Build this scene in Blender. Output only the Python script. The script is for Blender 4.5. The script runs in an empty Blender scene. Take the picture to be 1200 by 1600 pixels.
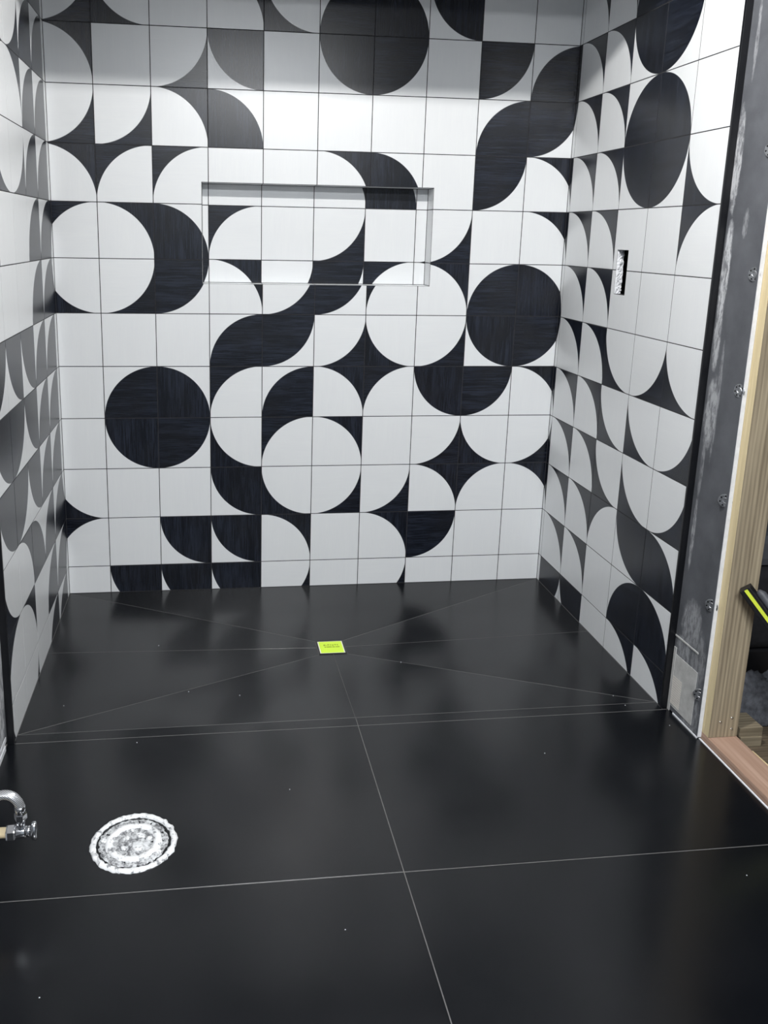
import bpy, bmesh, math, random
from mathutils import Vector, Matrix
random.seed(7)
T = 0.2                      # pitch of one wall tile in metres; plans below are in tile units
ZF = 0.5634                  # height of the cut bottom row
A = 0.8112                   # visible share of the leftmost back wall column (rest wraps round the corner)
B = 0.8806                   # the same on the right
XL, XR = 1 - A, 9 + B        # tile faces of the side walls
EL, ER = 5.16, 5.10         # where the tiling ends on the side walls
ZS, ZC = ZF + 11, 13.0       # shower ceiling, room ceiling
XBL, XBR = XL - .085, XR + .09   # faces of the bare boards
sc = bpy.context.scene
col = sc.collection

# ------------------------------------------------------------------ camera
def rot(y, p, r):
    return Matrix.Rotation(y, 3, 'Z') @ Matrix.Rotation(p, 3, 'X') @ Matrix.Rotation(r, 3, 'Y')
F, CX, CY = 1332.03, 486.11, 671.72
M = rot(-0.1265, -0.2247, -0.0186)
cam = bpy.data.objects.new('camera', bpy.data.cameras.new('camera'))
col.objects.link(cam)
cd = cam.data
cd.sensor_fit = 'VERTICAL'; cd.sensor_height = 36; cd.sensor_width = 27
cd.lens = F * 36 / 1600
cd.shift_x = (600 - CX) / 1600
cd.shift_y = (CY - 800) / 1600
cd.clip_start = .05; cd.clip_end = 100
W = Matrix((M.col[0], M.col[2], -M.col[1])).transposed().to_4x4()
W.translation = Vector((2.9043, -16.2851, 7.0506)) * T
cam.matrix_world = W
sc.camera = cam

# ------------------------------------------------------------------ world, exposure
w = bpy.data.worlds.new('world'); sc.world = w; w.use_nodes = True
w.node_tree.nodes['Background'].inputs[0].default_value = (.80, .90, 1, 1)
w.node_tree.nodes['Background'].inputs[1].default_value = .35
vs = sc.view_settings
vs.view_transform = 'Standard'; vs.look = 'None'; vs.gamma = 1; vs.exposure = .26
vs.use_curve_mapping = False
LAMP_NEAR, FILL_FAR = 88.0, 108.0     # watts of the room bulb and the unseen fill panel (built further down)

# ------------------------------------------------------------------ materials
def srgb(r, g, b):
    f = lambda c: c / 255 / 12.92 if c <= 10 else ((c / 255 + .055) / 1.055) ** 2.4
    return (f(r), f(g), f(b), 1)
class N:
    def __init__(s, name):
        s.m = bpy.data.materials.new(name); s.m.use_nodes = True
        s.t = s.m.node_tree; s.b = s.t.nodes['Principled BSDF']
    def n(s, typ, **k):
        x = s.t.nodes.new(typ)
        for a, v in k.items():
            if a.startswith('i_'): x.inputs[int(a[2:])].default_value = v
            else: setattr(x, a, v)
        return x
    def l(s, a, b): s.t.links.new(a, b)
    def math(s, op, a, b=None, clamp=False):
        x = s.n('ShaderNodeMath', operation=op, use_clamp=clamp)
        for i, v in enumerate((a, b)):
            if v is None: continue
            if isinstance(v, (int, float)): x.inputs[i].default_value = v
            else: s.l(v, x.inputs[i])
        return x.outputs[0]
    def mix(s, fac, a, b):
        x = s.n('ShaderNodeMix', data_type='RGBA')
        for i, v in ((0, fac), (6, a), (7, b)):
            if isinstance(v, (int, float, tuple)): x.inputs[i].default_value = v
            else: s.l(v, x.inputs[i])
        return x.outputs[2]
    def rng(s, v, a, b, c=0, d=1, smooth=False):
        x = s.n('ShaderNodeMapRange', i_1=a, i_2=b, i_3=c, i_4=d)
        if smooth: x.interpolation_type = 'SMOOTHSTEP'
        s.l(v, x.inputs[0]); return x.outputs[0]
    def noise(s, vec, scale, detail=3, rough=.5, sc3=None):
        if sc3:
            mp = s.n('ShaderNodeMapping'); mp.inputs['Scale'].default_value = sc3
            s.l(vec, mp.inputs[0]); vec = mp.outputs[0]
        x = s.n('ShaderNodeTexNoise'); s.l(vec, x.inputs['Vector'])
        x.inputs['Scale'].default_value = scale; x.inputs['Detail'].default_value = detail
        x.inputs['Roughness'].default_value = rough
        return x.outputs[0]
    def bump(s, h, strength, dist=.002):
        x = s.n('ShaderNodeBump', i_0=strength, i_1=dist); s.l(h, x.inputs['Height'])
        s.l(x.outputs[0], s.b.inputs['Normal'])
    def set(s, color=None, rough=None, metal=None, spec=None):
        for nm, v in (('Base Color', color), ('Roughness', rough), ('Metallic', metal), ('Specular IOR Level', spec)):
            if v is None: continue
            if isinstance(v, (int, float, tuple)): s.b.inputs[nm].default_value = v
            else: s.l(v, s.b.inputs[nm])
        return s.m
def simple(name, color, rough=.5, metal=0, spec=.5, var=.0, scale=20, bump=0):
    s = N(name); c = color
    o = s.n('ShaderNodeTexCoord').outputs['Object']
    if var:
        nz = s.noise(o, scale, 4, .6)
        f = s.rng(nz, .3, .7, 1 - var, 1 + var)
        hs = s.n('ShaderNodeHueSaturation'); hs.inputs['Color'].default_value = color
        s.l(f, hs.inputs['Value']); c = hs.outputs[0]
        if bump: s.bump(nz, bump)
    return s.set(c, rough, metal, spec)

WHITE = srgb(230, 232, 234)
def tile_mat(name, kind):
    """matt printed wall tile: plain, a white quarter disc on black or a black quarter disc on white"""
    s = N(name)
    uv = s.n('ShaderNodeUVMap', uv_map='UVMap').outputs[0]
    rnd = s.n('ShaderNodeObjectInfo').outputs['Random']
    off = s.n('ShaderNodeCombineXYZ'); s.l(s.math('MULTIPLY', rnd, 37.0), off.inputs[0]); s.l(s.math('MULTIPLY', rnd, 19.0), off.inputs[2])
    va = s.n('ShaderNodeVectorMath', operation='ADD'); s.l(uv, va.inputs[0]); s.l(off.outputs[0], va.inputs[1])
    p = va.outputs[0]
    fine = s.noise(p, 1.0, 4, .65, (70, 2.2, 1))
    broad = s.noise(p, 1.0, 2, .5, (9, .9, 1))
    brush = s.math('ADD', s.math('MULTIPLY', fine, .65), s.math('MULTIPLY', broad, .35))
    bk = s.mix(s.rng(brush, .42, .60), srgb(7, 11, 20), srgb(35, 40, 52))
    warm = s.mix(s.rng(s.noise(p, 1.6, 1), .45, .7), (0, 0, 0, 1), (1, 1, 1, 1))
    bk = s.mix(s.math('MULTIPLY', warm, .45), bk, srgb(22, 22, 24))
    wh = s.mix(s.rng(brush, .35, .65), srgb(229, 231, 233), srgb(232, 234, 235))
    if kind == 'plain': c = wh; mask = None
    else:
        ln = s.n('ShaderNodeVectorMath', operation='LENGTH'); s.l(uv, ln.inputs[0])
        mask = s.rng(ln.outputs['Value'], .9965, 1.0035)
        c = s.mix(mask, wh, bk) if kind == 'white' else s.mix(mask, bk, wh)
    return s.set(c, .27, 0, .5)
MT = {k: tile_mat('wall_tile_' + k, k) for k in ('plain', 'white', 'black')}
m_grout = simple('wall_grout', srgb(40, 39, 41), .9, var=.25, scale=90)
m_fgrout = simple('floor_grout', srgb(96, 95, 94), .9, var=.15, scale=120)
s = N('floor_tile')
o = s.n('ShaderNodeTexCoord').outputs['Object']
rn = s.n('ShaderNodeObjectInfo').outputs['Random']
nz = s.noise(o, 5, 5, .6); nf = s.noise(o, 260, 2, .5)
c = s.mix(s.rng(nz, .3, .7), srgb(8, 10, 14), srgb(13, 15, 19))
c = s.mix(s.math('MULTIPLY', rn, .25), c, srgb(18, 19, 22))
s.bump(nf, .06, .0004)
m_floor = s.set(c, s.rng(nz, .3, .7, .20, .26), 0, .5)
m_black = simple('black_trim', srgb(14, 15, 19), .32, 0, .5)
m_white_edge = simple('gypsum_edge', srgb(222, 224, 228), .85, var=.08, scale=60, bump=.2)
m_plaster = simple('white_paint', srgb(226, 226, 224), .7, var=.03, scale=8)
m_ceil = simple('bare_plasterboard', srgb(168, 170, 172), .85, var=.05, scale=6)
m_chrome = simple('chrome', (.75, .76, .78, 1), .16, 1)
m_cream = simple('cream_pipe', srgb(214, 196, 160), .4, var=.06)
m_dark = simple('dark_plastic', srgb(20, 20, 23), .45, var=.2, scale=30)
m_shade = simple('shade_dark', srgb(30, 30, 33), .9, var=.3, scale=5)  # shade of the side room and wall cavities put into the colour
m_greyfab = simple('grey_fabric', srgb(86, 88, 94), .9, var=.5, scale=45, bump=.8)
m_fab = simple('black_fabric', srgb(26, 26, 30), .85, var=.3, scale=60, bump=.4)
m_pvc = simple('grey_rubber', srgb(78, 80, 85), .5, var=.15)
def emis(name, color, strength):
    s = N(name); s.b.inputs['Emission Color'].default_value = color
    s.b.inputs['Emission Strength'].default_value = strength
    return s.set((.8, .8, .8, 1), .5)

# bare grey board with white mortar smears (ellipses in y, z of the wall, tile units)
def board_mat(name, smears, basec=(86, 88, 93)):
    s = N(name)
    o = s.n('ShaderNodeTexCoord').outputs['Object']
    n1 = s.noise(o, 9, 4, .6); n2 = s.noise(o, 60, 4, .7, (1, 1.6, .5)); n3 = s.noise(o, 320, 2, .6)
    c = s.mix(s.rng(n1, .3, .7), srgb(*[x - 9 for x in basec]), srgb(*[x + 10 for x in basec]))
    sx = s.n('ShaderNodeSeparateXYZ'); s.l(o, sx.inputs[0])
    wob = s.math('MULTIPLY', s.math('SUBTRACT', s.noise(o, 22, 4, .7), .5), .9)
    tot = None
    for (cy, cz, ry, rz, k) in smears:
        a = s.math('DIVIDE', s.math('SUBTRACT', sx.outputs[1], cy * T), ry * T)
        b = s.math('DIVIDE', s.math('SUBTRACT', sx.outputs[2], cz * T), rz * T)
        d = s.math('SQRT', s.math('ADD', s.math('MULTIPLY', a, a), s.math('MULTIPLY', b, b)))
        d = s.math('ADD', d, wob)
        f = s.math('MULTIPLY', s.rng(d, 1.0, .72), k)
        tot = f if tot is None else s.math('MAXIMUM', tot, f)
    tot = s.math('MULTIPLY', tot, s.rng(n2, .40, .56, .22, 1))
    c = s.mix(tot, c, srgb(205, 207, 210))
    s.bump(s.math('ADD', n3, tot), .25, .001)
    return s.set(c, .62, 0, .4)
m_boardR = board_mat('bare_board_right', [
    (-5.2, 8.1, .10, .75, .75), (-5.23, 6.6, .10, .85, .9), (-5.24, 5.75, .09, .5, .7), (-5.3, 4.7, .16, .55, .6),
    (-5.42, 4.9, .05, .9, .35), (-5.25, 3.9, .05, .6, .3), (-5.24, 2.9, .05, .6, .5), (-5.3, 9.6, .04, .6, .3), (-5.55, 7.3, .07, .2, .35),
    (-5.5, 1.55, .28, .42, .4), (-5.35, 1.05, .22, .3, .45), (-5.75, 1.1, .2, .5, .3), (-5.7, .3, .25, .5, .35)])
m_boardL = board_mat('bare_board_left', [(-5.3, 1.6, .14, 1.3, .85), (-5.45, .5, .2, .5, .9), (-5.4, 3.4, .1, 1.0, .5), (-5.9, .3, .5, .3, .6)], (104, 106, 110))
m_patch = simple('mortar_patch', srgb(186, 186, 184), .9, var=.16, scale=35, bump=.4)
m_mesh = simple('mesh_tape', srgb(222, 216, 208), .9)
def wood_mat(name, dark, light, axis, scale=1.0, knots=True):
    s = N(name)
    o = s.n('ShaderNodeTexCoord').outputs['Object']
    st = [26.0, 26.0, 26.0]; st[axis] = 1.3
    g = s.noise(o, 1.0 * scale, 5, .65, tuple(st))
    st2 = [110.0, 110.0, 110.0]; st2[axis] = 3.0
    h = s.noise(o, 1.0 * scale, 3, .6, tuple(st2))
    wv = s.n('ShaderNodeTexWave', wave_type='BANDS', bands_direction='XYZ'[(axis + 1) % 3])
    mp = s.n('ShaderNodeMapping'); s3 = [1, 1, 1]; s3[axis] = .06; mp.inputs['Scale'].default_value = s3
    s.l(o, mp.inputs[0]); s.l(mp.outputs[0], wv.inputs[0])
    wv.inputs['Scale'].default_value = 26 * scale; wv.inputs['Distortion'].default_value = 5; wv.inputs['Detail'].default_value = 3
    f = s.math('ADD', s.math('MULTIPLY', g, .5), s.math('ADD', s.math('MULTIPLY', h, .42), s.math('MULTIPLY', wv.outputs['Fac'], .12)))
    c = s.mix(s.rng(f, .35, .72), srgb(*dark), srgb(*light))
    s.bump(f, .25, .0015)
    return s.set(c, .75, 0, .3)
m_stud = wood_mat('stud_pine', (118, 106, 88), (186, 172, 146), 2)
m_plate = wood_mat('plate_wood', (150, 120, 102), (192, 164, 146), 1)
m_block = wood_mat('block_wood', (112, 102, 84), (160, 148, 126), 0)
m_osb = wood_mat('subfloor_wood', (64, 56, 46), (108, 96, 80), 0)
m_lath = wood_mat('lath_wood', (206, 188, 140), (240, 226, 186), 1)

# ------------------------------------------------------------------ helpers
def link(name, me, mat=None, parent=None):
    o = bpy.data.objects.new(name, me); col.objects.link(o)
    if mat and me and not me.materials: me.materials.append(mat)
    if parent: o.parent = parent
    return o
def tag(o, label=None, cat=None, group=None, kind=None):
    for k, v in (('label', label), ('category', cat), ('group', group), ('kind', kind)):
        if v: o[k] = v
    return o
def empty(name, loc, label, cat, group=None):
    o = link(name, None); o.location = Vector(loc) * T; o.empty_display_size = .05
    return tag(o, label, cat, group)
def box(bm, lo, hi, bev=0):
    """axis aligned box, tile units"""
    lo = [min(a, b) for a, b in zip(lo, hi)] if False else lo
    r = bmesh.ops.create_cube(bm, size=1)
    c = [(a + b) / 2 * T for a, b in zip(lo, hi)]; d = [abs(b - a) * T for a, b in zip(lo, hi)]
    for v in r['verts']: v.co = Vector((v.co.x * d[0] + c[0], v.co.y * d[1] + c[1], v.co.z * d[2] + c[2]))
    if bev:
        ed = list({e for v in r['verts'] for e in v.link_edges})
        bmesh.ops.bevel(bm, geom=ed, offset=bev, segments=2, affect='EDGES', profile=.6)
def done(bm, name, smooth=False):
    bmesh.ops.recalc_face_normals(bm, faces=bm.faces)
    me = bpy.data.meshes.new(name); bm.to_mesh(me); bm.free()
    if smooth:
        for p in me.polygons: p.use_smooth = True
    return me
def boxes(name, lst, mat, parent=None, bev=0, off=(0, 0, 0)):
    bm = bmesh.new()
    for lo, hi in lst: box(bm, [a - b for a, b in zip(lo, off)], [a - b for a, b in zip(hi, off)], bev)
    return link(name, done(bm, name), mat, parent)
def inset(poly, k):
    n = len(poly); out = []
    for i in range(n):
        p0, p1, p2 = Vector(poly[i - 1]), Vector(poly[i]), Vector(poly[(i + 1) % n])
        d0 = (p1 - p0).normalized(); d1 = (p2 - p1).normalized()
        n0 = Vector((-d0.y, d0.x)); n1 = Vector((-d1.y, d1.x))
        den = 1 + n0.dot(n1)
        out.append(p1 + (n0 + n1) * (k / max(den, .15)))
    return out
def slab(poly, k, cham, thick, zfun=None, uvf=None, name='slab'):
    """a plate from a counter-clockwise outline (metres), edges set back by k and chamfered; top at z = zfun"""
    zf = zfun or (lambda x, y: 0)
    a = inset(poly, k); b = inset(poly, k + cham); n = len(poly)
    vs_ = [(p.x, p.y, zf(p.x, p.y) - thick) for p in a] + [(p.x, p.y, zf(p.x, p.y) - cham) for p in a] + [(p.x, p.y, zf(p.x, p.y)) for p in b]
    fs = [list(range(2 * n, 3 * n))]
    for i in range(n):
        j = (i + 1) % n
        fs += [(i, j, n + j, n + i), (n + i, n + j, 2 * n + j, 2 * n + i)]
    me = bpy.data.meshes.new(name); me.from_pydata(vs_, [], fs)
    if uvf:
        uv = me.uv_layers.new(name='UVMap')
        for l in me.loops: uv.data[l.index].uv = uvf(*me.vertices[l.vertex_index].co[:2])
    me.update(); return me
def lathe(prof, seg=32, jit=None):
    bm = bmesh.new(); rings = []
    for (r, z) in prof:
        if r < 1e-6: rings.append([bm.verts.new((0, 0, z))]); continue
        rings.append([bm.verts.new(((r + (jit(r, i / seg, 0) if jit else 0)) * math.cos(2 * math.pi * i / seg), (r + (jit(r, i / seg, 0) if jit else 0)) * math.sin(2 * math.pi * i / seg), z + (jit(r, i / seg, 1) if jit else 0))) for i in range(seg)])
    for a, b in zip(rings, rings[1:]):
        for i in range(seg):
            j = (i + 1) % seg
            if len(a) == 1: bm.faces.new((a[0], b[i], b[j]))
            elif len(b) == 1: bm.faces.new((a[i], b[0], a[j]))
            else: bm.faces.new((a[i], b[i], b[j], a[j]))
    return bm
def tube(bm, pts, r, seg=10, caps=True):
    pts = [Vector(p) for p in pts]; rings = []
    up = Vector((0.13, 0.9, .2)).normalized()
    for i, p in enumerate(pts):
        d = (pts[min(i + 1, len(pts) - 1)] - pts[max(i - 1, 0)]).normalized()
        x = d.cross(up).normalized(); y = d.cross(x)
        rr = r[i] if isinstance(r, (list, tuple)) else r
        rings.append([bm.verts.new(p + (x * math.cos(2 * math.pi * k / seg) + y * math.sin(2 * math.pi * k / seg)) * rr) for k in range(seg)])
    for a, b in zip(rings, rings[1:]):
        for k in range(seg):
            l = (k + 1) % seg; bm.faces.new((a[k], a[l], b[l], b[k]))
    if caps: bm.faces.new(rings[0]); bm.faces.new(list(reversed(rings[-1])))

# ------------------------------------------------------------------ the setting: walls
NX0, NX1, NZ0, NZ1, ND = 2.88, 7.223, 6.13, 7.953, .4         # shampoo niche
G = .0022                                                    # grout sits 1.2 mm behind the tile face
TH = .15
wall_back = boxes('wall_back', [
    ((-.3, G, -.4), (NX0 - G, TH, ZC)), ((NX1 + G, G, -.4), (10.5, TH, ZC)),
    ((NX0 - G, G, -.4), (NX1 + G, TH, NZ0 - G)), ((NX0 - G, G, NZ1 + G), (NX1 + G, TH, ZC))], m_grout)
tag(wall_back, 'back shower wall of black and white quarter circle tiles with a niche', 'wall', kind='structure')
niche = boxes('niche', [
    ((NX0 - .1, ND + G, NZ0 - .1), (NX1 + .1, ND + .1, NZ1 + .1)),
    ((NX0 - .1, TH, NZ0 - .1), (NX0 - G, ND + G, NZ1 + .1)), ((NX1 + G, TH, NZ0 - .1), (NX1 + .1, ND + G, NZ1 + .1)),
    ((NX0 - G, TH, NZ0 - .1), (NX1 + G, ND + G, NZ0 - G)), ((NX0 - G, TH, NZ1 + G), (NX1 + G, ND + G, NZ1 + .1))], m_grout, wall_back)
niche['label'] = 'wide recessed niche lined with the wall tiles'
wall_left = boxes('wall_left', [((XL - TH, -EL, -.4), (XL - G, 0, ZC))], m_grout)
tag(wall_left, 'left shower wall of patterned tiles seen at a grazing angle', 'wall', kind='structure')
SY0, SY1, SZ0, SZ1 = 2.24, 2.62, 6.165, 6.895                # slot for a valve in the right wall
hy0, hy1 = -SY1, -SY0
wall_right = boxes('wall_right', [
    ((XR + G, -ER, -.4), (XR + .10, hy0, ZC)), ((XR + G, hy1, -.4), (XR + .10, 0, ZC)),
    ((XR + G, hy0, -.4), (XR + .10, hy1, SZ0)), ((XR + G, hy0, SZ1), (XR + .10, hy1, ZC))], m_grout)
tag(wall_right, 'right shower wall of patterned tiles with a cut-out slot', 'wall', kind='structure')
# cavity behind the slot: torn white board edge, then walls coloured dark for shade
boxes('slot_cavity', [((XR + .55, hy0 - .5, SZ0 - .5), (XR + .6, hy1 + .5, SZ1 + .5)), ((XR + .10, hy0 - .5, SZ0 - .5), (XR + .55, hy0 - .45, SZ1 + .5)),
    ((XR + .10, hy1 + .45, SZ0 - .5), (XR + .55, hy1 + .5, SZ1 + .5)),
    ((XR + .10, hy0 - .45, SZ0 - .5), (XR + .55, hy1 + .45, SZ0 - .45)), ((XR + .10, hy0 - .45, SZ1 + .45), (XR + .55, hy1 + .45, SZ1 + .5))], m_shade, wall_right)
bm = bmesh.new()
nseg = 26
prev = None
for i in range(nseg + 1):
    z = SZ0 + (SZ1 - SZ0) * i / nseg
    row = []
    for j in range(6):
        x = XR + G + .115 * j / 5; y = hy1 - .004 - random.uniform(0, .035) * (1 if 0 < j else 0)
        row.append(bm.verts.new((x * T, y * T, z * T)))
    row.append(bm.verts.new(((XR + G + .115) * T, (hy1 + .02) * T, z * T)))
    if prev:
        for j in range(6): bm.faces.new((prev[j], prev[j + 1], row[j + 1], row[j]))
    prev = row
bo = link('torn_board_edge', done(bm, 'torn_board_edge'), m_white_edge, wall_right)
bo['label'] = 'torn white board edge inside the slot'

# ------------------------------------------------------------------ wall tiles
FRAMES = {
    'back': (wall_back, lambda s, z: Vector((s, 0, z)), Matrix(((1, 0, 0), (0, 0, 1), (0, -1, 0))).transposed()),
    'niche': (niche, lambda s, z: Vector((s, ND, z)), Matrix(((1, 0, 0), (0, 0, 1), (0, -1, 0))).transposed()),
    'right': (wall_right, lambda s, z: Vector((XR, -s, z)), Matrix(((0, -1, 0), (0, 0, 1), (-1, 0, 0))).transposed()),
    'left': (wall_left, lambda s, z: Vector((XL, s, z)), Matrix(((0, 1, 0), (0, 0, 1), (1, 0, 0))).transposed()),
    'sill': (niche, lambda s, z: Vector((s, z, NZ0)), Matrix(((1, 0, 0), (0, 1, 0), (0, 0, 1))).transposed()),
    'head': (niche, lambda s, z: Vector((s, -z, NZ1)), Matrix(((1, 0, 0), (0, -1, 0), (0, 0, -1))).transposed()),
    'jamb_r': (niche, lambda s, z: Vector((NX1, -s, z)), Matrix(((0, -1, 0), (0, 0, 1), (-1, 0, 0))).transposed()),
    'jamb_l': (niche, lambda s, z: Vector((NX0, s, z)), Matrix(((0, 1, 0), (0, 0, 1), (1, 0, 0))).transposed()),
}
UVF = {'1': lambda x, y: (1 - y, x), '2': lambda x, y: (1 - x, 1 - y), '3': lambda x, y: (x, y), '4': lambda x, y: (y, 1 - x)}
cache = {}
def rect(x0, y0, x1, y1): return [(x0, y0), (x1, y0), (x1, y1), (x0, y1)]
def put_tile(frame, s0, z0, code, poly):
    """one tile of a cell at (s0, z0); code: .. plain, w/b = colour of the quarter disc, 1-4 = its corner (TL TR BL BR)"""
    key = (code, tuple((round(a, 4), round(b, 4)) for a, b in poly))
    if key not in cache:
        f = UVF.get(code[1], UVF['3'])
        me = slab([(a * T, b * T) for a, b in poly],   .0014, .0003, .007, None, lambda x, y: f(x / T, y / T), 'wall_tile')
        me.materials.append(MT[{'.': 'plain', 'w': 'white', 'b': 'black'}[code[0]]])
        cache[key] = me
    par, pos, R = FRAMES[frame]
    o = link('tile', cache[key], None, par)
    mw = R.to_4x4(); mw.translation = pos(s0, z0) * T
    o.matrix_world = mw
    return o
def minus(h):
    """outline of the unit tile less the rectangle h (x0, y0, x1, y1), or None when nothing is left"""
    x0, y0, x1, y1 = h
    if x0 >= 1 or x1 <= 0 or y0 >= 1 or y1 <= 0: return rect(0, 0, 1, 1)
    L, R_, Bt, Tp = x0 <= 0, x1 >= 1, y0 <= 0, y1 >= 1
    k = (L, R_, Bt, Tp)
    return {
        (1, 1, 1, 1): None,
        (1, 1, 1, 0): rect(0, y1, 1, 1), (1, 1, 0, 1): rect(0, 0, 1, y0), (0, 1, 1, 1): rect(0, 0, x0, 1), (1, 0, 1, 1): rect(x1, 0, 1, 1),
        (0, 1, 1, 0): [(0, 0), (x0, 0), (x0, y1), (1, y1), (1, 1), (0, 1)],
        (0, 1, 0, 1): [(0, 0), (1, 0), (1, y0), (x0, y0), (x0, 1), (0, 1)],
        (1, 0, 1, 0): [(x1, 0), (1, 0), (1, 1), (0, 1), (0, y1), (x1, y1)],
        (1, 0, 0, 1): [(0, 0), (1, 0), (1, 1), (x1, 1), (x1, y0), (0, y0)],
        (0, 0, 1, 0): [(0, 0), (x0, 0), (x0, y1), (x1, y1), (x1, 0), (1, 0), (1, 1), (0, 1)],
        (0, 0, 0, 1): [(0, 0), (1, 0), (1, 1), (x1, 1), (x1, y0), (x0, y0), (x0, 1), (0, 1)],
    }[tuple(int(v) for v in k)]
BACK = """
w1 w2 .. w3 w2 b4 b3 b2 .. ..
w3 .. w1 b2 .. b2 b1 .. b1 b4
w1 w1 w3 b3 .. .. .. .. b4 b1
w3 w4 w4 .. .. w3 b3 .. b1 w3
w4 w3 b3 w4 .. w1 .. w1 .. w3
w2 w1 b1 w3 w1 b1 w4 w3 b4 b3
.. .. .. b4 b1 w1 w2 w1 b2 b1
.. b4 b3 w4 b4 w3 w4 b2 b1 w3
.. b2 b1 w2 w4 w3 .. w1 w2 w1
w2 .. .. b2 w2 w1 w1 w3 w4 w3
w4 .. b2 b2 w3 .. w3 b1 .. ..
.. b2 b2 b2 w1 .. w1 .. .. ..
""".split('\n')[1:-1]
RIGHT = """
w3 w3 b4 b3 ..
w3 w3 b2 b1 ..
w3 w3 b4 b3 ..
w3 w3 b2 b1 w2
w3 w3 .. .. w4
w3 w3 .. .. ..
w3 w3 w2 w1 w2
w3 w3 w2 w2 w1
w3 w3 w2 w2 w1
w3 w3 w4 b2 b3
w3 w3 .. b4 b3
b1 b2 .. w3 w3
""".split('\n')[1:-1]
LEFT = """
.. w4 w3 b4 b4
.. w2 w1 b4 b4
.. w4 w3 b4 b4
.. w2 w1 b4 b4
w1 .. .. b4 b4
.. .. .. b4 b4
b1 b2 b2 b4 b4
b2 b1 b2 b4 b4
b2 b1 b2 b4 b4
w2 w3 b3 b4 b4
w4 w3 .. b4 b4
w2 w1 .. b4 b4
""".split('\n')[1:-1]
for i in range(12):
    R = i - 1
    z0 = ZF + 9 - R
    yb = -z0 if z0 < 0 else 0                    # the bottom row is cut by the floor
    bc, rc, lc = BACK[i].split(), RIGHT[i].split(), LEFT[i].split()
    for c_ in range(10):
        code = bc[c_]
        if c_ == 0: put_tile('back', 0, z0, code, rect(XL, yb, 1, 1)); put_tile('left', -XL, z0, code, rect(0, yb, XL, 1)); continue
        if c_ == 9: put_tile('back', 9, z0, code, rect(0, yb, B, 1)); put_tile('right', -B, z0, code, rect(B, yb, 1, 1)); continue
        h = (NX0 - c_, NZ0 - z0, NX1 - c_, NZ1 - z0)
        if yb: p = rect(0, yb, 1, 1)
        else: p = minus(h)
        if p: put_tile('back', c_, z0, code, p)
        x0, y0, x1, y1 = max(h[0], 0), max(h[1], 0), min(h[2], 1), min(h[3], 1)
        if x1 > x0 and y1 > y0 and not yb: put_tile('niche', c_, z0, code, rect(x0, y0, x1, y1))
    for k in range(5):
        x1 = min(1, ER - (1 - B) - k - .012)
        p = rect(0, yb, x1, 1)
        h = (SY0 - (1 - B) - k, SZ0 - z0, SY1 - (1 - B) - k, SZ1 - z0)
        if k == 2 and not yb: p = minus(h)
        put_tile('right', (1 - B) + k, z0, rc[k], p)
        s0 = -XL - 5 + k
        put_tile('left', s0, z0, lc[k], rect(max(0, -EL + .012 - s0), yb, 1, 1))
for c_ in range(2, 8):                            # linings of the niche
    x0, x1 = max(0, NX0 - c_), min(1, NX1 - c_)
    put_tile('sill', c_, 0, '..', rect(x0, .004, x1, ND))
    put_tile('head', c_, -ND, 'b3' if False else '..', rect(x0, 0, x1, ND - .004))
for z0 in (ZF + 5, ZF + 6, ZF + 7):
    y0, y1 = max(0, NZ0 - z0), min(1, NZ1 - z0)
    put_tile('jamb_r', -ND, z0, '..', rect(0, y0, ND - .004, y1))
    put_tile('jamb_l', 0, z0, '..', rect(.004, y0, ND, y1))

# black edge trims where the tiling ends
t = boxes('edge_trim', [((XR - .012, -ER - .03, 0), (XBR, -ER + .012, ZS))], m_black, wall_right, .0012); t['label'] = 'slim black metal edge trim'
t = boxes('edge_trim', [((XBL, -EL - .03, 0), (XL + .012, -EL + .012, ZS))], m_black, wall_left, .0012); t['label'] = 'slim black metal edge trim'

# bare boards beyond the tiling
YB = -5.95
brd = boxes('backer_board', [((XBR, YB, .02), (XBR + .065, -ER - .03, ZC))], m_boardR, wall_right); brd['label'] = 'bare grey backer board smeared with mortar'
e = boxes('board_edge', [((XBR + .004, YB - .008, .02), (XBR + .062, YB, ZC))], m_white_edge, brd); e['label'] = 'white cut edge of the board'
m_w = simple('washer_metal', srgb(176, 178, 182), .35, .9, var=.4, scale=220)
bm = lathe([(0, .0012), (.005, .0014), (.006, .0026), (.009, .0026), (.010, .0012), (.0155, .0016), (.018, .0014), (.019, 0)], 22)
for k in range(7):
    a = k * 2 * math.pi / 7
    r = bmesh.ops.create_circle(bm, cap_ends=True, segments=8, radius=.0026)
    for v in r['verts']: v.co += Vector((math.cos(a) * .0135, math.sin(a) * .0135, .0020))
me = bpy.data.meshes.new('screw_washer'); bm.to_mesh(me); bm.free()
me.materials.append(m_w); me.materials.append(m_dark)
for p_ in me.polygons: p_.material_index = 1 if len(p_.vertices) == 8 else 0
for (y, z) in [(-5.87, 6.66), (-5.88, 8.2), (-5.88, 5.13), (-5.89, 3.6), (-5.89, 2.05), (-5.89, .66)]:
    o = link('screw_washer', me, None, brd); o.location = Vector((XBR, y, z)) * T; o.rotation_euler = (0, -math.pi / 2, random.uniform(0, 1))
pt = boxes('mortar_patch', [((XBR - .006, -5.78, .10), (XBR + .001, -5.16, .95))], m_patch, brd, .0004); pt['label'] = 'pale mortar patch over mesh tape'
bm = bmesh.new()
for k in range(9): box(bm, (XBR - .009, -5.20 - k * .028 - .009, .14), (XBR - .0055, -5.20 - k * .028, .60))
for k in range(13): box(bm, (XBR - .009, -5.44, .14 + k * .037), (XBR - .0055, -5.19, .149 + k * .037))
tp = link('mesh_tape', done(bm, 'mesh_tape'), m_mesh, pt)
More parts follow.
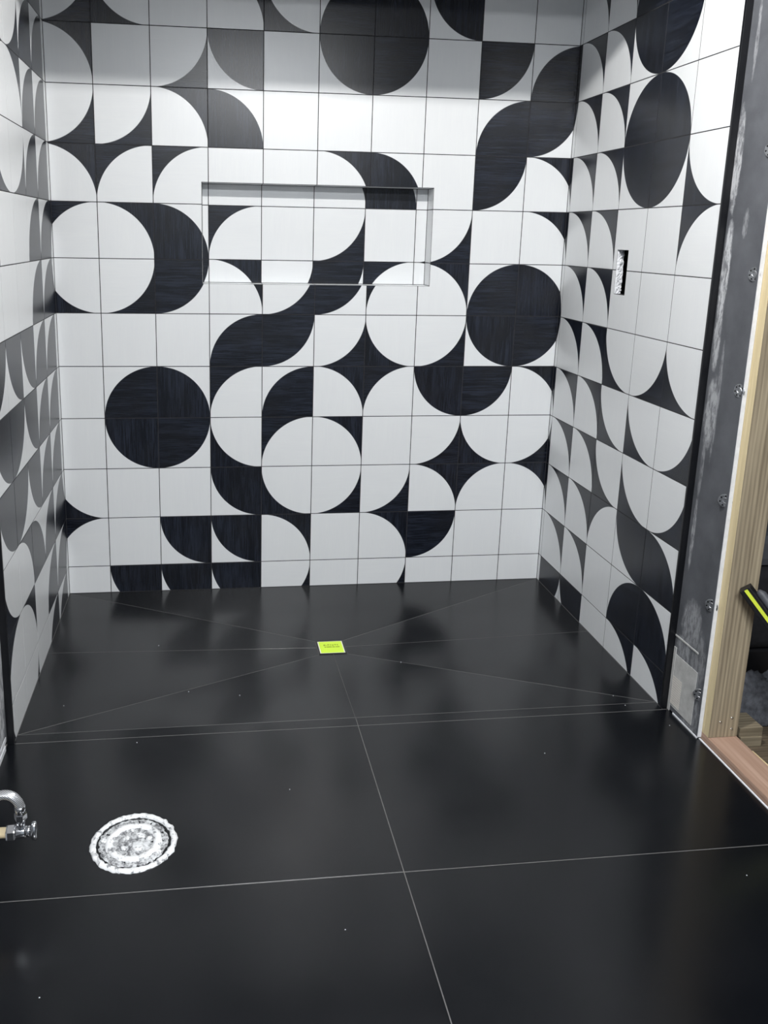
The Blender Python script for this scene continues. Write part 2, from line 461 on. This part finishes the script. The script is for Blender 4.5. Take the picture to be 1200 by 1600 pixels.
boxes('mortar_ridge', [((XBR - .012, -5.20, .0), (XBR, -5.14, 1.05))], m_patch, brd, .0006)
boxes('mortar_ridge', [((XBR - .010, -5.74, 1.22), (XBR + .001, -5.13, 1.245))], m_patch, brd, .0004)
bl = boxes('backer_board', [((XBL - .065, -26, .08), (XBL, -EL - .03, ZC))], m_boardL, wall_left); bl['label'] = 'bare grey board smeared with white mortar'
boxes('board_edge', [((XBL - .06, -26, .0), (XBL + .012, -EL - .16, .075)), ((XBL - .06, -26, .10), (XBL + .006, -EL - .10, .17))], m_white_edge, bl)

# ------------------------------------------------------------------ floor
floor = boxes('floor', [((-.6, -26, -.32), (10.03, -5.16, -.0012)), ((-.6, -5.16, -.32), (10.4, .1, -.13))], m_fgrout)
tag(floor, 'black tiled floor sloping to the shower drain', 'floor', kind='structure')
DX, DY, DH, DZ = 5.09, -2.50, .25, -.11
YA, YP, YM = -4.95, -5.165, -2.49
def plane(axis, edge, dr):
    def f(x, y):
        v = (x if axis == 0 else y) / T
        return DZ * T * (v - edge) / (dr - edge)
    return f
x0, x1, y0, y1 = DX - DH, DX + DH, DY - DH, DY + DH
pan = [
    ([(x0, y1), (x1, y1), (XR, 0), (XL, 0)], plane(1, 0, y1)),
    ([(XL, 0), (XL, YM), (x0, YM), (x0, y1)], plane(0, XL, x0)),
    ([(XL, YM), (XL, YA), (x0, y0), (x0, YM)], plane(0, XL, x0)),
    ([(XR, 0), (x1, y1), (x1, YM), (XR, YM)], plane(0, XR, x1)),
    ([(XR, YM), (x1, YM), (x1, y0), (XR, YA)], plane(0, XR, x1)),
    ([(x0, y0), (XL, YA), (5.095, YA), (5.095, y0)], plane(1, YA, y0)),
    ([(5.095, y0), (5.095, YA), (XR, YA), (x1, y0)], plane(1, YA, y0)),
]
def floor_tile(poly, zf=None, gap=.0008, th=.01):
    return link('floor_tile', slab([(a * T, b * T) for a, b in poly], gap, .0003, th, zf, None, 'floor_tile'), m_floor, floor)
for poly, zf in pan: floor_tile(poly, zf, .0008)
# bedding under the pan so that its joints read as grout
for poly, zf in pan:
    link('pan_bed', slab([(a * T, b * T) for a, b in poly], -.0006, .0001, .004, lambda x, y, z=zf: z(x, y) - .0002, None, 'pan_bed'), simple('pan_grout', srgb(104, 103, 102), .85) if 'pan_grout' not in bpy.data.materials else bpy.data.materials['pan_grout'], floor)
XW0, XW1 = XBL - .01, 10.0
for a, b in ((XW0, 5.1), (5.1, XW1)):
    floor_tile(rect(max(a, XL), YP, min(b, XR), YA), None, .0007)
    y = YP
    for k in range(6):
        floor_tile(rect(a, y - 2.985, b, y), None, .0011); y -= 2.985
link('pan_bed', slab([(p * T, q_ * T) for p, q_ in rect(XL, YP - .01, XR, YA + .01)], 0, .0001, .004, lambda x, y: -.0002, None, 'pan_bed'), bpy.data.materials['pan_grout'], floor)

# ceiling: lowered over the shower, its front edge shades the top of the back wall
ceiling = boxes('ceiling', [((-.6, -5.15, ZS), (10.6, .2, ZS + .3)), ((-.6, -26, ZC), (14.6, .2, ZC + .2)), ((-.6, -5.15, ZS + .3), (10.6, -5.0, ZC))], m_ceil)
tag(ceiling, 'grey board ceiling lowered over the shower', 'ceiling', kind='structure')

# white caulk line along the right floor edge
t = boxes('trim_1', [((9.99, -26, -.02), (10.012, YB - .02, .012))], m_white_edge)
tag(t, 'white board strip along the right edge of the black floor', 'trim', kind='structure')
t = boxes('trim_2', [((XBR - .012, YB, -.004), (XBR + .012, -5.30, .022))], m_white_edge)
tag(t, 'thin white sealant line under the bare grey board', 'trim', kind='structure')

# ------------------------------------------------------------------ stud wall and the dark space behind it
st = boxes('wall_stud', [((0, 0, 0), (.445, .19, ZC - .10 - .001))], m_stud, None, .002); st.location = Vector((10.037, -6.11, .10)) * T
st.data.materials.append(wood_mat('stud_lit_pine', (206, 188, 148), (238, 222, 182), 2))  # room-facing side painted paler, as if lit more than the broad face
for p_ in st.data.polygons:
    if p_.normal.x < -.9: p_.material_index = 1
tag(st, 'upright pine wall stud standing at the end of the grey board', 'stud')
pl = boxes('bottom_plate', [((0, -20, 0), (.45, 1.1, .185))], m_plate, None, .002); pl.location = Vector((10.035, -6.0, -.086)) * T
tag(pl, 'reddish wooden bottom plate lying along the right floor edge', 'plank')
for k, (dx, dz) in enumerate([(.16, .24), (.33, .30), (.35, .12)]):
    bm = lathe([(0, -.001), (.0012, -.001), (.0034, .0009), (.0036, .0004), (.004, 0)], 12)
    sc_ = link('screw', done(bm, 'screw', True), m_chrome, st); sc_.location = Vector((dx, -.001, dz)) * T; sc_.rotation_euler = (math.pi / 2, 0, 0)
sub = boxes('floor_subfloor', [((10.03, -26, -.3), (14.6, .1, -.088))], m_osb)
tag(sub, 'rough wooden subfloor behind the stud wall', 'floor', kind='structure')
ws = boxes('wall_side', [((14.5, -26, -.3), (14.6, .1, ZC)), ((10.6, 0, -.3), (14.6, .1, ZC))], m_shade)
tag(ws, 'wall behind the stud wall, coloured dark to read as unlit', 'wall', kind='structure')
# second layer behind the shower wall (back of the board)
boxes('board_back', [((XR + .62, -5.9, -.086), (XR + .68, 0, ZC))], m_shade, wall_right)

blk = empty('wood_block', (10.72, -5.98, -.088), 'short sawn wood block standing behind the stud on the subfloor', 'wood block')
b1 = boxes('upper_piece', [((-.18, -.10, .15), (.18, .30, .29))], m_block, blk, .001)
b2 = boxes('lower_piece', [((-.16, -.12, 0), (.17, .28, .15))], m_block, blk, .001)
lt = boxes('wood_lath', [((-.05, -.55, 0), (.05, .55, .07))], m_lath, None, .0008); lt.location = Vector((10.59, -6.85, -.088)) * T; lt.rotation_euler = (0, 0, .03)
tag(lt, 'pale splintered wood strip lying beside the bottom plate', 'wood strip')
# grey crumpled cloth
bm = bmesh.new(); bmesh.ops.create_grid(bm, x_segments=30, y_segments=30, size=1)
from mathutils import noise as mn
for v in bm.verts:
    x, y = v.co.x, v.co.y; d = max(abs(x), abs(y))
    h = (1 - d ** 4) * (.8 + .35 * mn.noise(Vector((x * 2.2, y * 2.2, 1)))) + .1 * mn.noise(Vector((x * 7, y * 7, 4)))
    v.co = Vector((x * .62, y * .28, max(0, h) * .85)) * T
r = bmesh.ops.extrude_face_region(bm, geom=bm.faces[:])
for v in r['geom']:
    if isinstance(v, bmesh.types.BMVert): v.co.z -= .004
cl = link('drop_cloth', done(bm, 'drop_cloth', True), m_greyfab); cl.location = Vector((11.3, -5.36, -.068)) * T
tag(cl, 'crumpled dark grey drop cloth on the subfloor behind the block', 'cloth')
# black tool bag and the tray with a yellow strip on top of it
bag = empty('tool_bag', (11.75, -4.55, -.088), 'bulky black tool bag behind the stud and the grey cloth', 'bag')
bm = bmesh.new(); box(bm, (-.85, -.40, .9), (.9, .45, 2.25), .03)
link('bag_body', done(bm, 'bag_body', True), m_fab, bag)
boxes('bag_base', [((-.80, -.36, 0), (.85, .40, .9))], m_dark, bag, .01)
boxes('bag_flap', [((-.72, -.34, 2.255), (.8, .4, 2.8))], m_pvc, bag, .03)
lv = empty('spirit_level', (10.17, -6.33, 2.47), 'black spirit level with a bright yellow strip, leaning against the stud', 'level')
d_ = Vector((.524, -.388, -.757)).normalized(); y_ = Vector((0, 0, 1)).cross(d_).normalized(); z_ = d_.cross(y_)
mw = Matrix((d_, y_, z_)).transposed().to_4x4(); mw.translation = lv.location.copy(); lv.matrix_world = mw
m_yel = simple('yellow_strip', srgb(216, 232, 72), .45)
boxes('beam', [((-.02, .012, -.11), (3.36, .19, .045))], m_dark, lv, .0025)
boxes('yellow_strip', [((-.01, .0, -.045), (3.36, .012, .0))], m_yel, lv)
bm = bmesh.new(); tube(bm, [(.10 * T, .12 * T, .08 * T), (.16 * T, .12 * T, .09 * T), (1.6 * T, .12 * T, .09 * T), (1.66 * T, .12 * T, .08 * T)], [.03 * T, .06 * T, .06 * T, .03 * T], 18)
link('grip', done(bm, 'grip', True), m_pvc, lv)

# ------------------------------------------------------------------ drain cover
dr = empty('drain_cover', (DX, DY, DZ), 'square shower drain cover under bright yellow film', 'drain')
h = DH - .004
def flat(name, x0, y0, x1, y1, z0, z1, mat, par, bev=0):
    return boxes(name, [((x0, y0, z0), (x1, y1, z1))], mat, par, bev)
boxes('frame', [((-h, -h, -.05), (h, -h + .022, .012)), ((-h, h - .022, -.05), (h, h, .012)), ((-h, -h + .022, -.05), (-h + .022, h - .022, .012)), ((h - .022, -h + .022, -.05), (h, h - .022, .012))], m_black, dr)
m_film = simple('yellow_film', srgb(220, 255, 66), .4)
m_filmedge = simple('white_film_edge', srgb(244, 246, 226), .4)
flat('film_border', -h + .024, -h + .024, h - .024, h - .024, -.04, .008, m_filmedge, dr)
fl = flat('film', -h + .042, -h + .042, h - .042, h - .042, .008, .012, m_film, dr)
m_ink = simple('green_ink', srgb(150, 178, 30), .5)
bm = bmesh.new()
x = -.13
for (wd, ht, yy) in [(.035, .05, .07), (.012, .03, .06), (.03, .04, .08), (.03, .03, .075), (.025, .05, .065), (.04, .035, .075), (.02, .05, .07)]:
    box(bm, (x, yy - ht / 2, .0122), (x + wd, yy + ht / 2, .0132)); x += wd + .012
x = -.12
for wd in (.03, .09, .05, .07):
    box(bm, (x, -.015, .0122), (x + wd, .012 + wd * .1, .0132)); x += wd + .01
link('printed_marks', done(bm, 'printed_marks'), m_ink, fl)

# ------------------------------------------------------------------ capped closet flange in the floor
s = N('flange_plaster')
o = s.n('ShaderNodeTexCoord').outputs['Object']
n1 = s.noise(o, 45, 6, .75); n2 = s.noise(o, 160, 4, .7)
f = s.math('ADD', s.math('MULTIPLY', n1, .65), s.math('MULTIPLY', n2, .35))
c = s.mix(s.rng(f, .44, .56), srgb(104, 105, 108), srgb(214, 216, 218))
c = s.mix(s.rng(n2, .36, .30), c, srgb(40, 40, 42))
s.bump(f, .6, .004); m_flange = s.set(c, .6)
s = N('flange_white')
o = s.n('ShaderNodeTexCoord').outputs['Object']
n1 = s.noise(o, 60, 5, .7)
c = s.mix(s.rng(n1, .36, .46), srgb(128, 130, 134), srgb(238, 239, 240)); s.bump(n1, .5, .003); m_flw = s.set(c, .5)
fg = empty('toilet_flange', (2.015, -7.36, 0), 'round white toilet flange, capped and smeared with plaster, set in the black floor', 'flange')
def jit(r, a, k):
    p = Vector((math.cos(a * 6.2832), math.sin(a * 6.2832), 0)) * r * 1000
    return (mn.noise(p * .09 + Vector((0, 0, 3 + k))) * .0040 + mn.noise(p * .35 + Vector((0, 0, 9 + k))) * .0026) * (1 if k == 0 else .75)
R1 = .101
link('cap_plate', done(lathe([(0, .0015), (.03, .0015), (.06, .0012), (.080, .0010), (.083, -.002), (.087, -.002), (R1 - .004, .0004), (R1 - .002, -.006)], 72, jit), 'cap_plate', True), m_flange, fg)
link('outer_ring', done(lathe([(.087, -.002), (.088, .0045), (.092, .0060), (.097, .0052), (R1, .0022), (R1 + .001, -.002)], 96, jit), 'outer_ring', True), m_flw, fg)
link('inner_ring', done(lathe([(.048, .0005), (.050, .0055), (.056, .0070), (.063, .0060), (.066, .0005)], 84, jit), 'inner_ring', True), m_flw, fg)
link('mid_ring', done(lathe([(.0745, .0005), (.0755, .0026), (.078, .0026), (.079, .0005)], 84, jit), 'mid_ring', True), m_flange, fg)
link('plug', done(lathe([(0, .006), (.012, .0056), (.022, .0048), (.026, .003), (.034, .0038), (.038, .0005)], 60, jit), 'plug', True), m_flange, fg)
for (a, rr, sz) in ((.9, .024, .012), (2.6, .020, .010), (3.9, .030, .008), (5.2, .026, .013), (.2, .036, .008), (1.7, .040, .007), (3.0, .071, .009), (5.7, .072, .008)):
    bm = bmesh.new(); bmesh.ops.create_icosphere(bm, subdivisions=2, radius=1)
    for v in bm.verts:
        v.co *= 1 + .35 * mn.noise(v.co * 2.3 + Vector((a * 9, 0, 0))); v.co = Vector((v.co.x * sz, v.co.y * sz * .75, v.co.z * .0035))
    b_ = link('plaster_lump', done(bm, 'plaster_lump'), m_flw, fg); b_.location = (math.cos(a) * rr, math.sin(a) * rr, .0035); b_.rotation_euler = (0, 0, a * 3)

# ------------------------------------------------------------------ water supply valve at the left wall
VY, VZ = -8.08, .80
sv = empty('shutoff_valve', (XBL, VY, VZ), 'chrome shut-off valve on a cream pipe stub out of the left wall', 'valve')
def xl(prof, name, mat, seg=20, par=sv, smooth=True, at=(0, 0, 0), axis='x'):
    o = link(name, done(lathe([(r * T, z * T) for r, z in prof], seg), name, smooth), mat, par)
    o.location = Vector(at) * T
    if axis == 'x': o.rotation_euler = (0, math.pi / 2, 0)
    return o
xl([(.001, -.02), (.055, -.02), (.055, .70), (.001, .70)], 'pipe_stub', m_cream)
xl([(0, 0), (.14, 0), (.14, .012), (.06, .03)], 'wall_plate', m_chrome)
xl([(.05, .665), (.082, .665), (.086, .68), (.086, .745), (.08, .758), (.05, .758)], 'compression_nut', m_chrome, 6, smooth=False)
xl([(.0, .75), (.06, .75), (.066, .77), (.062, .84), (.055, .872), (0, .872)], 'valve_body', m_chrome)
xl([(0, .865), (.045, .865), (.058, .875), (.058, .905), (.04, .912), (.025, .915), (.025, .925), (0, .925)], 'packing_nut', m_chrome, 8)
hd = xl([(0, .92), (.05, .92), (.098, .922), (.108, .935), (.106, .965), (.09, .975), (.04, .97), (0, .97)], 'handle', m_chrome, 24)
hd.scale = (1, .62, 1)
xl([(0, 0), (.045, 0), (.045, .14), (.04, .15), (0, .15)], 'outlet', m_chrome, 16, at=(.816, 0, .03), axis='z')
xl([(.02, 0), (.062, 0), (.066, .012), (.066, .07), (.058, .085), (.02, .085)], 'hose_nut', m_chrome, 6, smooth=False, at=(.816, 0, .15), axis='z')
s = N('braided_steel')
o = s.n('ShaderNodeTexCoord').outputs['Object']
wv1 = s.n('ShaderNodeTexWave', wave_type='BANDS', bands_direction='DIAGONAL'); s.l(o, wv1.inputs[0]); wv1.inputs['Scale'].default_value = 130; wv1.inputs['Distortion'].default_value = 1
c = s.mix(wv1.outputs['Fac'], srgb(150, 152, 156), srgb(240, 241, 243)); s.bump(wv1.outputs['Fac'], .5, .001)
m_braid = s.set(c, .3, .75)
ctrl = [(0, 0, 0), (0, 0, .06), (-.02, 0, .13), (-.08, .01, .19), (-.17, .02, .205), (-.27, .02, .175), (-.37, .0, .12), (-.46, -.03, .03), (-.52, -.05, -.1), (-.55, -.08, -.3), (-.55, -.1, -.55), (-.50, -.12, -.78)]
pts = []
for i in range(len(ctrl) - 1):
    p0, p1, p2, p3 = [Vector(ctrl[max(0, min(len(ctrl) - 1, i + k))]) for k in (-1, 0, 1, 2)]
    for q in range(6):
        u = q / 6
        pts.append(.5 * ((2 * p1) + (p2 - p0) * u + (2 * p0 - 5 * p1 + 4 * p2 - p3) * u * u + (3 * p1 - p0 - 3 * p2 + p3) * u ** 3) * T)
pts.append(Vector(ctrl[-1]) * T)
bm = bmesh.new(); tube(bm, pts, .05 * T, 12)
hs = link('supply_hose', done(bm, 'supply_hose', True), m_braid, sv); hs.location = Vector((.816, 0, .235)) * T; hs['label'] = 'braided steel hose curling back from the valve'
bm = bmesh.new(); tube(bm, [Vector((0, 0, -.005)) * T, Vector((0, 0, .045)) * T, Vector((-.004, 0, .075)) * T], .056 * T, 14)
link('ferrule', done(bm, 'ferrule', True), m_chrome, hs)
bm = bmesh.new(); tube(bm, [pts[-1] + Vector((0, 0, .002)), pts[-1] + Vector((.003, -.001, -.012))], .07 * T, 6)
link('end_nut', done(bm, 'end_nut'), m_pvc, hs)

# ------------------------------------------------------------------ crumbs of mortar on the floor
bm = bmesh.new()
for (px, py) in [(3.95, -6.55), (.72, -4.2), (2.6, -3.9), (2.05, -2.3), (9.3, -4.7), (9.35, -5.0), (9.0, -8.6), (4.3, -8.9), (1.3, -9.4), (6.2, -3.2), (3.4, -4.1), (7.6, -6.1), (9.75, -5.6), (1.9, -5.3)]:
    r = bmesh.ops.create_icosphere(bm, subdivisions=1, radius=random.uniform(.0010, .0017))
    inside = py > YA
    zz = 0.0004
    if inside:
        zz = -.11 * T * max(0, 1 - max(abs(px - DX) / (DX - XL), abs(py - DY) / 2.4)) + .0006
    for v in r['verts']: v.co = Vector((v.co.x * random.uniform(.7, 1.4) + px * T, v.co.y + py * T, v.co.z * .7 + zz))
cr = link('mortar_crumbs', done(bm, 'mortar_crumbs'), m_white_edge)
tag(cr, 'scattered tiny pale mortar crumbs on the black floor', 'debris', kind='stuff')

# ------------------------------------------------------------------ room bulb and unseen fill panel (above the frame)
def lamp(name, x, y, z, r, watts, label, colr):
    t_ = empty(name, (x, y, ZC), label, 'lamp')
    xl([(0, 0), (.3, 0), (.3, -.06), (.12, -.10), (0, -.10)], 'lamp_base', m_plaster, 24, t_, axis='z')
    xl([(0, -.10), (.08, -.10), (.09, -(ZC - z) + r / T * .95), (0, -(ZC - z) + r / T * .95)], 'socket', m_plaster, 16, t_, axis='z')
    bm_ = bmesh.new(); bmesh.ops.create_uvsphere(bm_, u_segments=20, v_segments=12, radius=r)
    area = 4 * math.pi * r * r
    b_ = link('bulb', done(bm_, 'bulb', True), emis(name + '_glow', colr, watts / (math.pi * area)), t_)
    b_.location = (0, 0, (z - ZC) * T)
lamp('bulb_lamp', 5.9, -8.1, 12.70, .021, LAMP_NEAR, 'bare ceiling bulb in front of the shower', (1, .985, .96, 1))
pn = empty('fill_panel', (4.8, -18.5, ZC), 'large unseen fill panel on the room ceiling behind the camera', 'lamp')  # unseen panel, added as soft fill from behind the camera
boxes('fill_frame', [((-3.1, -1.6, -.12), (3.1, 1.6, 0))], m_plaster, pn)
bm = bmesh.new()
vv = [bm.verts.new(Vector(c_) * T) for c_ in ((-3, -1.5, -.125), (-3, 1.5, -.125), (3, 1.5, -.125), (3, -1.5, -.125))]
bm.faces.new(vv)
me = bpy.data.meshes.new('diffuser'); bm.to_mesh(me); bm.free()
link('diffuser', me, emis('fill_glow', (.94, .97, 1, 1), FILL_FAR / (math.pi * 6 * 3 * T * T)), pn)
bpy.context.view_layer.update()
